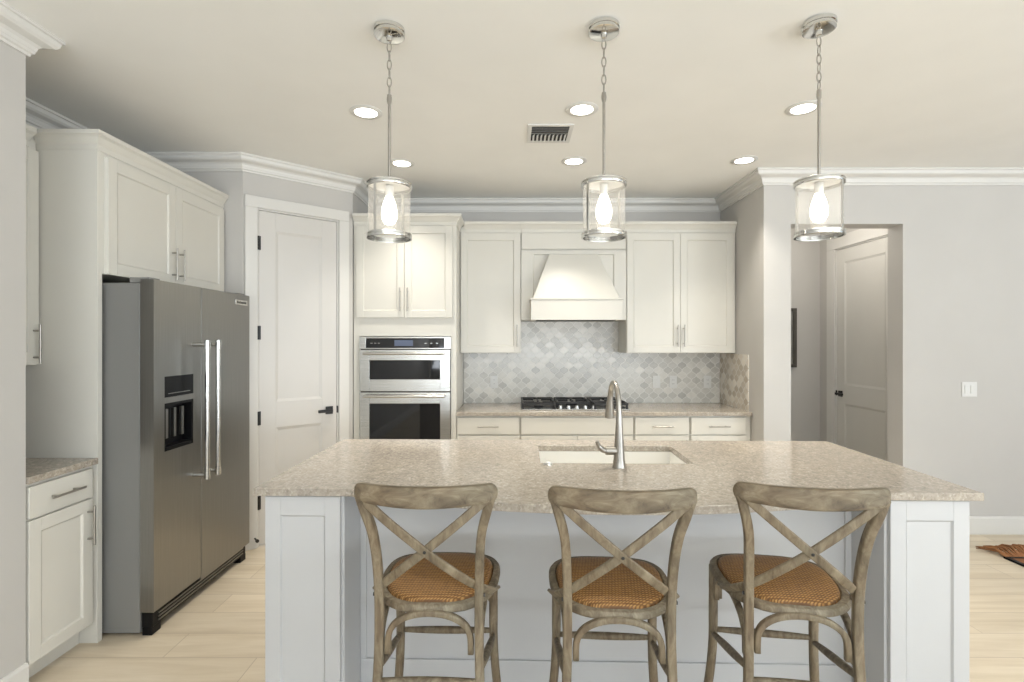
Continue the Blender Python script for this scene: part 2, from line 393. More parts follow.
def pull(x, z, length, parent, vertical=True, y=-.02, r=.0055, off=.032, mat=None):
    m = MB(); l = length/2; e = l-.03
    if vertical:
        m.tube([(x, y-off, z-l), (x, y-off, z+l)], r); q = [(x, z-e), (x, z+e)]
    else:
        m.tube([(x-l, y-off, z), (x+l, y-off, z)], r); q = [(x-e, z), (x+e, z)]
    for a, b in q: m.tube([(a, y, b), (a, y-off, b)], r*.85)
    return m.build('handle', mat or NICKEL, parent, smooth='auto')
def shaker(name, x0, x1, z0, z1, parent, mat=None, stile=.057, rec=.008):
    h = z1-z0
    if h < .2: return MB().box(x0, x1, -.02, 0, z0, z1).build(name, mat or CAB, parent, bevel=.002)
    return panel_slab(x0, x1, z0, z1, [(z0+stile, z1-stile)], stile=stile, rec=rec).build(name, mat or CAB, parent, bevel=.0015)
G = .0025
def base_cabinet(x0, x1, label, loc, rz=0, depth=.60, doors=1, handle_d=True, filler=0, hinge='l', z_top=.884):
    t = thing('base_cabinet', label, 'cabinet', loc, rz, None)
    MB().box(x0, x1, 0, depth, .105, z_top).box(x0, x1, .065, depth, 0, .105).build('body', CAB, t, bevel=.001)
    xe = x1-filler
    d = shaker('drawer', x0+.008, xe-.008, .733, .868, t)
    if handle_d: pull((x0+xe)/2, .80, .17, d, False)
    w = (xe-x0-.016)/doors
    for i in range(doors):
        a = x0+.008+i*w; dd = shaker('door', a+(G if i else 0), a+w-(G if i < doors-1 else 0), .112, .722, t)
        hx = (a+w-.03) if (i == 0 and hinge == 'l') else a+.03
        pull(hx, .60, .19, dd)
    return t
def crown_piece(path, z0, z1, parent, p=.04):
    h = z1-z0
    pr = [(0, z0), (.006, z0), (.006, z0+.3*h), (.014, z0+.42*h), (.026, z0+.62*h), (p-.004, z0+.72*h), (p, z0+.76*h), (p, z1), (0, z1)]
    return MB().sweep(path, pr).build('crown_trim', CAB, parent)
def upper_cabinet(x0, x1, z0, z1, label, loc, rz=0, depth=.33, doors=1, handle='r', hz=None, filler=0, top=2.52, crown=None, name='upper_cabinet'):
    t = thing(name, label, 'cabinet', loc, rz, None)
    MB().box(x0, x1, 0, depth, z0, z1+.02).box(x0, x1, .001, depth, z1+.02, top-.005).build('body', CAB, t, bevel=.001)
    xe = x1-filler; w = (xe-x0-.012)/doors; hz = hz or z0+.15
    for i in range(doors):
        a = x0+.006+i*w; d = shaker('door', a+(G/2 if i else 0), a+w-(G/2 if i < doors-1 else 0), z0+.004, z1, t)
        if doors == 2: hx = a+w-.028 if i == 0 else a+.028
        else: hx = a+w-.028 if handle == 'r' else a+.028
        pull(hx, hz, .19, d)
    if crown: crown_piece(crown, z1+.012, top, t)
    return t

# ------------------------------------------------------------------ back run
YBASE = 4.15; YUP = 4.43
def rgt(path): return path
upper_cabinet(-.45, .078, 1.385, 2.42, 'single-door white wall cabinet between the oven tower and the range hood', (0, YUP, 0), crown=[(-.412, 0), (.078, 0)], depth=.315)
upper_cabinet(.99, 1.94, 1.385, 2.42, 'double-door white wall cabinet right of the range hood', (0, YUP, 0), doors=2, filler=.018, crown=[(.99, 0), (1.94, 0)], depth=.315)
base_cabinet(-.45, .065, 'white base cabinet with one drawer, right beside the wall ovens', (0, YBASE, 0))
base_cabinet(.067, .988, 'wide white base cabinet under the gas cooktop, drawer front without handle', (0, YBASE, 0), doors=2, handle_d=False)
base_cabinet(.990, 1.442, 'narrow white base cabinet directly right of the cooktop cabinet', (0, YBASE, 0), hinge='l')
base_cabinet(1.444, 1.94, 'white base cabinet at the right end of the back run, against the wall', (0, YBASE, 0), filler=.04, hinge='r')
tag(MB().box(-.45, 1.943, 4.118, YB-.002, .884, .914).build('countertop', STONE, bevel=.003), 'grey beige stone worktop along the back wall under the tiled splashback', 'countertop')
b1 = MB().box(-.45, 1.935, YB-.009, YB-.001, .9145, 1.669).build('tile_backsplash', TILE)
tag(b1, 'pale marble mosaic splashback on the back wall behind the cooktop', 'backsplash')
b2 = MB().box(1.936, 1.9445, 4.185, YB-.0095, .9145, 1.378).build('tile_backsplash', TILE_S)
tag(b2, 'short marble mosaic splashback return on the side wall at the right', 'backsplash')

# oven tower
t = thing('oven_cabinet', 'tall white cabinet tower with two doors above built-in ovens', 'cabinet', (0, YBASE, 0))
TX0, TX1 = -1.288, -.453
MB().box(TX0, -1.236, 0, .60, .105, 2.515).box(-.497, TX1, 0, .60, .105, 2.515).box(-1.236, -.497, 0, .60, 1.53, 2.515)\
    .box(-1.236, -.497, 0, .60, .105, .46).box(-1.236, -.497, .56, .60, .46, 1.53).box(TX0, TX1, .065, .60, 0, .105).build('body', CAB, t, bevel=.001)
for i, (a, b, hx) in enumerate(((-1.262, -.874, -.903), (-.871, -.483, -.842))):
    d = shaker('door', a, b, 1.68, 2.42, t); pull(hx, 1.825, .19, d)
d = shaker('drawer', -1.262, -.483, .115, .45, t); pull(-.87, .36, .19, d, False)
crown_piece([(TX0, 0), (TX1, 0), (TX1, .28)], 2.432, 2.52, t)
# double oven
o = thing('double_oven', 'stainless steel combination wall oven with black windows and bar handles', 'oven', (-.8665, YBASE, 0))
hw = .366
MB().box(-hw, hw, 0, .54, .47, 1.525).build('body', DARKIN, o)
MB().box(-hw-.004, -hw+.05, -.022, 0, 1.425, 1.525).box(hw-.05, hw+.004, -.022, 0, 1.425, 1.525).box(-hw+.05, hw-.05, -.022, 0, 1.512, 1.525).box(-hw+.05, hw-.05, -.022, 0, 1.425, 1.434).build('control_frame', STEEL, o, bevel=.002)
cp = MB().box(-hw+.051, hw-.051, -.020, 0, 1.4345, 1.5115).build('control_panel', BLACKG, o)
MB().box(-.085, .065, -.0215, -.019, 1.45, 1.497).build('display', SCREEN, cp)
for q in range(6):
    x = -.28+q*.03 if q < 3 else .16+(q-3)*.045
    MB().box(x, x+.018, -.0208, -.019, 1.470, 1.474).build('touch_mark', STEEL, cp)
def oven_door(z0, z1, w0, w1):
    m = MB().box(-hw, -.285, -.032, 0, z0, z1).box(.285, hw, -.032, 0, z0, z1).box(-.285, .285, -.032, 0, z0, w0).box(-.285, .285, -.032, 0, w1, z1)
    d = m.build('oven_door', STEEL, o, bevel=.002)
    MB().box(-.284, .284, -.026, -.004, w0, w1).build('window', BLACKG, d)
    h = MB().tube([(-.325, -.075, z1-.028), (.325, -.075, z1-.028)], .0115, seg=16)
    for s in (-1, 1): h.tube([(s*.31, -.032, z1-.028), (s*.31, -.075, z1-.028)], .009)
    h.build('handle', STEEL, d, smooth='auto')
oven_door(1.083, 1.418, 1.18, 1.335)
oven_door(.475, 1.075, .58, .985)

# range hood
t = thing('range_hood', 'white wooden range hood with tapered canopy above the cooktop', 'range hood', (.534, YUP, 0))
hwid = .4545
panel_slab(-hwid, hwid, 1.672, 2.268, [(1.70, 2.24)], stile=.105, rec=.012, t=.018).build('surround', CAB, t, bevel=.0015)
MB().box(-hwid, hwid, 0, .315, 1.672, 2.515).build('body', CAB, t)
MB().box(-hwid+.004, hwid-.004, -.022, 0, 2.285, 2.418).build('valance', CAB, t, bevel=.003)
crown_piece([(-hwid, 0), (hwid, 0)], 2.432, 2.52, t)
MB().hexa([(-.36, -.20, 1.845), (.36, -.20, 1.845), (.36, -.006, 1.845), (-.36, -.006, 1.845),
           (-.215, -.045, 2.235), (.205, -.045, 2.235), (.205, -.006, 2.235), (-.215, -.006, 2.235)]).build('canopy', CAB, t, bevel=.003)
MB().box(-.377, .377, -.222, -.018, 1.664, 1.832).box(-.384, .384, -.23, -.018, 1.832, 1.846).build('apron', CAB, t, bevel=.002)
MB().box(-.33, .33, -.19, -.03, 1.660, 1.668).build('filter', DARKIN, t)

# gas cooktop
t = thing('gas_cooktop', 'black and steel gas cooktop with five knobs set in the back worktop', 'cooktop', (.525, 4.47, .914))
MB().box(-.455, .455, -.245, .235, 0, .010).build('tray', STEEL, t, bevel=.004)
MB().box(-.44, .44, -.16, .225, .010, .014).build('black_surface', IRON, t)
for i, x in enumerate((-.30, 0, .30)):
    g = MB(); w = .143
    for yy in (-.225 if i != 1 else -.13, .215): g.box(x-w, x+w, yy-.008, yy+.008, .042, .060)
    y0 = -.225 if i != 1 else -.13
    for xx in (-w+.008, w-.008): g.box(x+xx-.008, x+xx+.008, y0, .215, .042, .060)
    for yy in ((-.11, .10) if i != 1 else (.04,)):
        g.box(x-w, x-.035, yy-.007, yy+.007, .042, .062).box(x+.035, x+w, yy-.007, yy+.007, .042, .062)
        g.box(x-.007, x+.007, yy-.10, yy-.03, .042, .062).box(x-.007, x+.007, yy+.03, yy+.10, .042, .062)
    for xx in (-w+.01, w-.01):
        for yy in (y0+.008, .207): g.box(x+xx-.009, x+xx+.009, yy-.009, yy+.009, .010, .044)
    g.build('grate', IRON, t, bevel=.002)
for x, y, r in ((-.30, -.11, .04), (-.30, .10, .032), (0, .04, .052), (.30, -.11, .032), (.30, .10, .04)):
    MB().lathe([(r*.8, .012), (r, .018), (r, .026), (r*.7, .03)], (x, y, 0), 20).build('burner', IRON, t, smooth='auto')
for k in range(5):
    MB().lathe([(.019, .010), (.018, .018), (.0155, .034), (.010, .037)], (-.12+k*.07, -.195, 0), 20).build('knob', CHROME, t, smooth='auto')

# outlets on the backsplash
def outlet(x, z, y, label, kind, rz=0, w=.07, name='power_outlet', cat='outlet', group=None):
    t = thing(name, label, cat, (x, y, z), rz, group)
    MB().box(-w/2, w/2, -.006, 0, -.057, .057).build('cover_plate', PLATE, t, bevel=.002)
    n = 2 if w > .1 else 1
    for i in range(n):
        cx = (i-(n-1)/2)*.046
        if kind == 'switch': MB().box(cx-.0165, cx+.0165, -.010, -.005, -.033, .033).build('rocker', PLATE, t, bevel=.0015)
        else:
            s = MB().box(cx-.0165, cx+.0165, -.008, -.005, -.033, .033).build('socket', PLATE, t, bevel=.001)
            for dz in (-.018, .018):
                for dx in (-.006, .006): MB().box(cx+dx-.001, cx+dx+.001, -.0084, -.0075, dz-.005, dz+.005).build('slot', BLACKP, s)
    return t
YT = YB-.009
outlet(-.168, 1.11, YT, 'white power outlet in the mosaic splashback left of the cooktop', 'outlet')
outlet(1.345, 1.11, YT, 'white rocker switch in the splashback, leftmost plate right of the cooktop', 'switch', name='light_switch', cat='switch')
outlet(1.500, 1.11, YT, 'white outlet in the splashback, middle plate right of the cooktop', 'outlet')
outlet(1.820, 1.11, YT, 'white outlet in the splashback nearest the right corner', 'outlet')
outlet(3.53, 1.117, YF, 'white double rocker switch on the plain wall right of the hall opening', 'switch', w=.116, name='light_switch', cat='switch')

# ------------------------------------------------------------------ pantry door
FR = (P0.x, P0.y, 0)
dn = Vector((math.sin(ang), -math.cos(ang)))
def inner_door(name, x0, x1, loc, rz, mat, hinge_side, label_lever):
    d = panel_slab(x0, x1, .012, 2.435, [(.26, .85), (1.04, 2.30)], t=.035, rec=.009, slope=.02, stile=.115, y=.04).build(name, mat, bevel=.0015)
    d['kind'] = 'structure'; d.location = loc; d.rotation_euler = (0, 0, rz)
    s = 1 if hinge_side == 'l' else -1
    lx = (x1-.06) if s == 1 else (x0+.06)
    m = MB().box(lx-.028, lx+.028, -.006, .006, .915, .975).tube([(lx, -.004, .945), (lx, -.042, .945)], .011)
    m.box(lx-s*.10 if s == 1 else lx-.012, lx+.012 if s == 1 else lx+.10, -.052, -.036, .934, .957)
    m.build('door_handle', BLACKM, d, bevel=.002)
    m = MB().box(x1+.001 if s == 1 else x0-.011, x1+.011 if s == 1 else x0-.001, -.003, .02, .92, .975); m.build('strike_plate', BLACKM, d)
    hx = x0 if s == 1 else x1
    for z in (.32, .93, 1.55, 2.20):
        MB().tube([(hx-s*.004, -.002, z-.05), (hx-s*.004, -.002, z+.05)], .008).box(min(hx, hx+s*.012), max(hx, hx+s*.012), .0, .006, z-.05, z+.05).build('hinge', BLACKM, d)
    return d
inner_door('door_1', D0+.014, D1-.014, FR, ang, DOORP, 'l', '')
inner_door('door_2', -HD1+.014, -HD0-.014, (XH, 0, 0), -PI/2, GREYDOOR, 'r', '')
ds = thing('door_stop', 'small black door stop on the baseboard beside the pantry door', 'door stop', (P0.x+dn.x*.019+math.cos(ang)*.075, P0.y+dn.y*.019+math.sin(ang)*.075, .075), ang)
MB().tube([(0, 0, 0), (0, -.055, 0)], .006).lathe([(.012, 0), (.012, -.012)], (0, -.055, 0), 12, 'y').build('stop_rod', BLACKM, ds)

# hall picture
t = thing('framed_picture', 'dark framed picture on the hall end wall seen through the opening', 'picture', (2.86, YH-.001, 1.525))
MB().box(-.27, .27, -.03, 0, -.325, -.29).box(-.27, .27, -.03, 0, .29, .325).box(-.27, -.235, -.03, 0, -.29, .29).box(.235, .27, -.03, 0, -.29, .29).build('frame', FRAMEM, t, bevel=.002)
MB().box(-.236, .236, -.012, 0, -.291, .291).build('print', ART, t)

# ------------------------------------------------------------------ left run (faces +X)
XC = -2.045
RZ = PI/2       # local x -> world +y, local -y -> world +x
# refrigerator surround: gable panels + cabinet above
t = thing('refrigerator_cabinet', 'white two-door cabinet with tall side panels enclosing the refrigerator', 'cabinet', (XC, 0, 0), RZ)
MB().box(2.515, 2.545, 0, .65, 0, 2.515).build('side_panel', CAB, t, bevel=.001)
MB().box(3.585, 3.612, 0, .65, 0, 2.515).build('side_panel', CAB, t, bevel=.001)
MB().box(2.545, 3.585, .0, .65, 1.825, 2.515).build('body', CAB, t)
for a, b, hx in ((2.558, 3.072, 3.040), (3.076, 3.590, 3.108)):
    d = shaker('door', a, b, 1.825, 2.415, t, stile=.06); pull(hx, 1.95, .19, d)
MB().sweep([(2.515, .295), (2.515, 0), (3.612, 0)], [(0, 2.432), (.004, 2.432), (.004, 2.46), (.012, 2.47), (.024, 2.49), (.034, 2.498), (.038, 2.50), (.038, 2.52), (0, 2.52)]).build('crown_trim', CAB, t)
upper_cabinet(2.155, 2.513, 1.372, 2.42, 'narrow white wall cabinet at the far left over the short counter', (-2.345, 0, 0), RZ, depth=.35, handle='r', hz=1.475, crown=[(2.155, 0), (2.474, 0)])
t = base_cabinet(2.155, 2.513, 'narrow white base cabinet with one drawer left of the refrigerator', (-2.068, 0, 0), RZ, depth=.60, filler=.012)
tag(MB().box(XL+.002, -2.038, 2.153, 2.514, .884, .914).build('countertop', STONE, bevel=.003), 'short dark grey stone worktop left of the refrigerator', 'countertop')

# refrigerator
t = thing('refrigerator', 'grey steel side-by-side refrigerator with black ice and water dispenser', 'refrigerator', (-1.80, 0, 0), RZ)
FY0, FY1, FS = 2.562, 3.502, 2.955
MB().box(2.575, 3.49, .078, .80, .012, 1.785).build('cabinet_body', FSIDE, t, bevel=.006)
DX0, DX1 = 2.642, 2.882
m = MB().box(FY0, DX0, 0, .068, .125, 1.80).box(DX1, FS-.004, 0, .068, .125, 1.80).box(DX0, DX1, 0, .068, .125, .915).box(DX0, DX1, 0, .068, 1.305, 1.80).box(DX0, DX1, 0, .068, 1.165, 1.195)
m.box(DX0, DX1, .062, .068, .915, 1.305)
fd = m.build('freezer_door', STEELV, t)
md = fd.modifiers.new('weld', 'WELD')
dp = MB().box(DX0+.0005, DX1-.0005, .001, .061, 1.1955, 1.3045).build('dispenser_panel', BLACKP, fd)
MB().box(DX0+.03, DX1-.03, -.0005, .002, 1.212, 1.216).build('button_row', STEELV, dp)
m = MB().box(DX0, DX1, .055, .062, .915, 1.165).box(DX0, DX0+.012, .002, .055, .915, 1.165).box(DX1-.012, DX1, .002, .055, .915, 1.165).box(DX0, DX1, .002, .055, 1.15, 1.165).box(DX0, DX1, .002, .055, .915, .935)
m.build('dispenser_bay', BLACKP, fd)
m = MB()
for k in range(3): m.box(DX0+.045+k*.065, DX0+.065+k*.065, .025, .04, .975, 1.13)
m.build('dispenser_paddle', STEELV, fd)
rd = MB().box(FS+.004, FY1, 0, .068, .105, 1.80).build('fresh_food_door', STEELV, t, bevel=.006)
for d, x in ((fd, FS-.075), (rd, FS+.03)):
    m = MB().tube([(x, -.08, .71), (x, -.08, 1.495)], .0135, seg=16)
    for z in (.735, 1.47): m.tube([(x, .0, z), (x, -.08, z)], .011).lathe([(.0165, -.022), (.0165, .022)], (x, -.08, z), 16)
    m.build('handle', STEEL, d, smooth='auto')
MB().box(FY0+.02, FY1-.02, .02, .075, .04, .115).build('toe_grille', BLACKP, t, bevel=.003)
g = MB()
for k in range(3): g.box(FY0+.06, FY1-.06, .014, .02, .055+k*.018, .062+k*.018)
g.build('grille_slats', STEELV, t)
for x in (FY0+.05, FY1-.05): MB().box(x-.035, x+.035, .02, .07, 0.0, .042).build('foot', BLACKP, t, bevel=.004)
for x in (FY0+.05, FY1-.05): MB().box(x-.04, x+.04, .03, .13, 1.785, 1.812).build('hinge_cover', FSIDE, t, bevel=.003)
bd = MB().box(3.315, 3.462, -.004, 0, 1.728, 1.762).build('badge', STEEL, rd, bevel=.001)
def text_mesh(txt, size, mat, parent, loc, rot, name='lettering'):
    c = bpy.data.curves.new(name+'_tmp', 'FONT'); c.body = txt; c.size = size; c.extrude = .0006; c.align_x = 'CENTER'; c.align_y = 'CENTER'
    tmp = bpy.data.objects.new('tmp', c); COL.objects.link(tmp)
    bpy.context.view_layer.update(); dg = bpy.context.evaluated_depsgraph_get()
    me = bpy.data.meshes.new_from_object(tmp.evaluated_get(dg)); bpy.data.objects.remove(tmp)
    me.materials.clear(); me.materials.append(mat); me.name = name
    o = bpy.data.objects.new(name, me); COL.objects.link(o); o.parent = parent; o.location = loc; o.rotation_euler = rot; return o
text_mesh('KitchenAid', .025, BLACKM, bd, (3.3885, -.0045, 1.745), (PI/2, 0, 0))

# ------------------------------------------------------------------ island
IC = Vector((.399, 2.45)); IR = math.radians(-1.35)
def isl(x, y): c, s = math.cos(IR), math.sin(IR); return (IC.x+x*c-y*s, IC.y+x*s+y*c)
t = thing('kitchen_island', 'white panelled kitchen island base with end columns, behind three stools', 'island', (IC.x, IC.y, 0), IR)
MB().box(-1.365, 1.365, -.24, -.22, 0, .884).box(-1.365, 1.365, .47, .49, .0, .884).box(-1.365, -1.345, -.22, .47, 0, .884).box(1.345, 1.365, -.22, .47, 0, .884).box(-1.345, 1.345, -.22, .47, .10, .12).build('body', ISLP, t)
for s in (-1, 1):
    a, b = sorted((s*1.055, s*1.365))
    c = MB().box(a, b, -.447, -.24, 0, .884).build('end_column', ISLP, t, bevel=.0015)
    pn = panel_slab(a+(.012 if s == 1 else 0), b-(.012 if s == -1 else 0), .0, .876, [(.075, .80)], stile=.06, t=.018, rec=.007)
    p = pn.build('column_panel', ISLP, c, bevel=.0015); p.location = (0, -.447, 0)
MB().box(-1.055, 1.055, -.252, -.24, 0, .105).build('base_trim', ISLP, t, bevel=.003)
for s in (-1, 1):
    a, b = sorted((s*1.055, s*1.03)); MB().box(a, b, -.252, -.24, .105, .884).build('corner_strip', ISLP, t, bevel=.002)
# slab with bowed front edge and sink cut-out
o = thing('island_countertop', 'large polished beige grey stone slab with a bowed front edge on the island', 'countertop', (IC.x, IC.y, 0), IR)
SX0, SX1, SY0, SY1 = -.263, .460, -.045, .355
bm = bmesh.new()
outer = [(-1.40, .518), (-1.40, -.488)]
for i in range(49):
    x = -1.015+2.03*i/48; outer.append((x, -.488-.19*(1-(x/1.015)**2)**.96 if abs(x) < 1.0149 else -.488))
outer += [(1.40, -.488), (1.40, .518)]
def rrect(x0, x1, y0, y1, r, n=5):
    q = []
    for cx, cy, a in ((x1-r, y1-r, 0), (x0+r, y1-r, 90), (x0+r, y0+r, 180), (x1-r, y0+r, 270)):
        for k in range(n+1): th = math.radians(a+90*k/n); q.append((cx+r*math.cos(th), cy+r*math.sin(th)))
    return q
for loop in (outer, rrect(SX0, SX1, SY0, SY1, .012)):
    vs = [bm.verts.new((x, y, .914)) for x, y in loop]
    for i in range(len(vs)): bm.edges.new((vs[i], vs[(i+1) % len(vs)]))
bmesh.ops.triangle_fill(bm, use_beauty=True, edges=bm.edges[:])
fc = bm.faces[:]
ex = bmesh.ops.extrude_face_region(bm, geom=fc)
for v in [g for g in ex['geom'] if isinstance(g, bmesh.types.BMVert)]: v.co.z = .884
mb = MB(); mb.bm.free(); mb.bm = bm
mb.build('slab', STONE, o, bevel=.002)
# sink
o = thing('kitchen_sink', 'white undermount sink set in the island worktop', 'sink', (IC.x, IC.y, 0), IR)
a, b, c, d = SX0+.002, SX1-.002, SY0+.002, SY1-.002
MB().box(a-.014, a, c-.014, d+.014, .66, .883).box(b, b+.014, c-.014, d+.014, .66, .883).box(a, b, c-.014, c, .66, .883).box(a, b, d, d+.014, .66, .883).box(a-.014, b+.014, c-.014, d+.014, .648, .662).build('basin', PORC, o)
MB().lathe([(.045, .662), (.042, .666), (.02, .664)], ((a+b)/2, (c+d)/2+.05, 0), 24).build('drain', STEEL, o, smooth='auto')
# faucet
fx, fy = .093, -.118
o = thing('kitchen_faucet', 'brushed nickel gooseneck faucet with side lever, standing at the island sink', 'faucet', (*isl(fx, fy), .914), IR+math.radians(4))
pts = crom([(0, 0, .02), (0, 0, .12), (0, .0, .24), (0, .018, .32), (0, .062, .368), (0, .11, .375), (0, .152, .345), (0, .17, .30)], 8)
n = len(pts); rad = [(.0275-.0155*min(1, (p.z/.26))) if p.y < .02 else .0125 for p in pts]
m = MB().lathe([(.030, 0), (.030, .004), (.0285, .010), (.0275, .03)], (0, 0, 0), 28).tube(pts, rad, seg=20)
m.build('spout', NICKEL, o, smooth='auto')
MB().tube([(0, .168, .306), (0, .176, .27), (0, .186, .215), (0, .189, .20)], [.0145, .017, .023, .0235], seg=20).build('spray_head', NICKEL, o, smooth='auto')
MB().tube([(-.01, 0, .075), (-.062, 0, .075)], .0185, seg=18).tube(crom([(-.055, 0, .075), (-.08, -.01, .082), (-.10, -.02, .105), (-.108, -.025, .125)], 5), [.015]+[.012]*8+[.009]*7, seg=14).build('lever', NICKEL, o, smooth='auto')
o = thing('air_switch', 'small round white button on the worktop in front of the sink', 'button', (*isl(-.228, -.085), .914), IR)
MB().lathe([(.024, 0), (.024, .004), (.020, .007)], seg=24).build('ring', CHROME, o, smooth='auto')
MB().lathe([(.014, .006), (.014, .012), (.011, .014)], seg=20).build('push_button', PLATE, o, smooth='auto')

# ------------------------------------------------------------------ bar stools
def make_stool(label, x, y, rz):
    t = thing('bar_stool', label, 'stool', (x, y, 0), rz, 'cross-back stools at the island')
    def outline(k=0.0, n=56):
        q = []
        for i in range(n):
            a = 2*PI*i/n; ca, sa = math.cos(a), math.sin(a); e = .62
            px = math.copysign(abs(ca)**e, ca); py = math.copysign(abs(sa)**e, sa)
            yy = py*(.210-k); w = .208-k+ .012*(py) - (.03*max(0, -py)**2)
            q.append((px*w, yy+.012))
        return q
    # seat frame ring
    bm = bmesh.new()
    def ring(k, z): return [bm.verts.new((px, py, z)) for px, py in outline(k)]
    R = [ring(.006, .634), ring(0, .640), ring(0, .650), ring(.006, .658), ring(.022, .660), ring(.027, .654), ring(.027, .634)]
    R.append(R[0])
    for A, B in zip(R, R[1:]):
        for i in range(len(A)): bm.faces.new((A[i], A[(i+1) % len(A)], B[(i+1) % len(B)], B[i]))
    mb = MB(); mb.bm.free(); mb.bm = bm; mb.build('seat_frame', WOOD, t, smooth='auto')
    # woven seat
    bm = bmesh.new(); prev = None
    for k, z in ((.0265, .650), (.030, .664), (.042, .669), (.07, .6725), (.11, .674), (.15, .6745)):
        r = [bm.verts.new((px, py, z)) for px, py in outline(k)]
        if prev:
            for i in range(len(r)): bm.faces.new((prev[i], prev[(i+1) % len(r)], r[(i+1) % len(r)], r[i]))
        prev = r
    bm.faces.new(prev)
    mb = MB(); mb.bm.free(); mb.bm = bm; mb.build('woven_seat', RATTAN, t, smooth=True)
    for s in (-1, 1):
        # rear leg runs up as the back post
        p = crom([(s*.185, -.27, 0), (s*.168, -.235, .25), (s*.158, -.208, .48), (s*.156, -.202, .64), (s*.158, -.212, .78), (s*.166, -.238, .90), (s*.186, -.260, .985), (s*.199, -.264, 1.03)], 7)
        MB().tube(p, 1, seg=16, flat=(.028, .026), up=(0, 1, 0)).build('leg', WOOD, t, smooth=True)
        p = crom([(s*.228, .235, 0), (s*.198, .205, .12), (s*.182, .185, .30), (s*.180, .180, .48), (s*.180, .178, .62)], 7)
        MB().tube(p, [.0155]*8+[.0165]*10+[.017]*(len(p)-18), seg=14).build('leg', WOOD, t, smooth=True)
    # top rail, bowed backwards
    rp, sc = [], []
    for i in range(33):
        u = math.sin(PI/2*(i/16-1)); x = .216*u; dd = .216-abs(x)
        rp.append((x, -.258-.052*(1-u*u), 1.033+.005*u*u))
        f = 1 if dd > .020 else math.sqrt(max(.04, 1-((.020-dd)/.020)**2))
        sc.append(f*(1-.15*abs(u)**1.5))
    MB().tube(rp, sc, seg=20, flat=(.026, .064), up=(0, 0, 1)).build('top_rail', WOOD_H, t, smooth=True)
    # crossed braces
    for s in (-1, 1):
        zo = .004*s
        p = crom([(s*.200, -.274, 1.035), (s*.12, -.284+zo, .965), (s*.0, -.272+zo, .862), (-s*.10, -.238+zo, .775), (-s*.158, -.185, .715), (-s*.193, -.11, .668), (-s*.204, -.05, .645)], 7)
        MB().tube(p, 1, seg=14, flat=(.011, .027), up=(0, 0, 1)).build('cross_brace', WOOD, t, smooth=True)
    MB().lathe([(.005, .002), (.005, -.002), (.003, -.003)], (0, -.281, .862), 12, 'y').build('centre_bolt', BLACKM, t)
    for s in (-1, 1): MB().lathe([(.006, 0), (.006, s*.006)], (s*.168, -.205, .70), 10, 'x').build('bolt', BLACKM, t)
    # bent arches below the seat
    def arch(p0, p1, inward=(0, 0, 0)):
        a, b = Vector(p0), Vector(p1); q = []
        for i in range(25):
            th = PI*i/24; u = (1-math.cos(th))/2; hgt = math.sin(th)**.75
            q.append(a.lerp(b, u)+Vector((0, 0, .095*hgt)))
        q = [a-Vector((0, 0, .03))]+q+[b-Vector((0, 0, .03))]
        MB().tube(q, 1, seg=12, flat=(.019, .021), up=(0, 1, 0) if abs((b-a).x) > .1 else (1, 0, 0)).build('arch_brace', WOOD, t, smooth=True)
    arch((-.130, -.20, .545), (.130, -.20, .545))
    for s in (-1, 1): arch((s*.158, -.18, .525), (s*.172, .165, .525))
    arch((-.158, .18, .525), (.158, .18, .525))
    # stretchers
    def stretch(a, b):
        a, b = Vector(a), Vector(b); q = [a.lerp(b, i/10) for i in range(11)]
        MB().tube(q, [.009+.005*math.sin(PI*i/10) for i in range(11)], seg=12).build('stretcher', WOOD, t, smooth=True)
    stretch((-.18, .183, .37), (.18, .183, .37)); stretch((-.160, -.215, .435), (.160, -.215, .435))
    for s in (-1, 1): stretch((s*.181, .18, .355), (s*.160, -.215, .47))
    return t
R_ = math.radians
make_stool('weathered cross-back wooden stool with orange woven seat, leftmost of the three', -.255, 1.795, R_(-1))
make_stool('weathered cross-back wooden stool with orange woven seat, standing in front of the faucet', .338, 1.755, R_(-3.5))
make_stool('weathered cross-back wooden stool turned slightly, nearest the right end of the island', .930, 1.775, R_(-9.5))

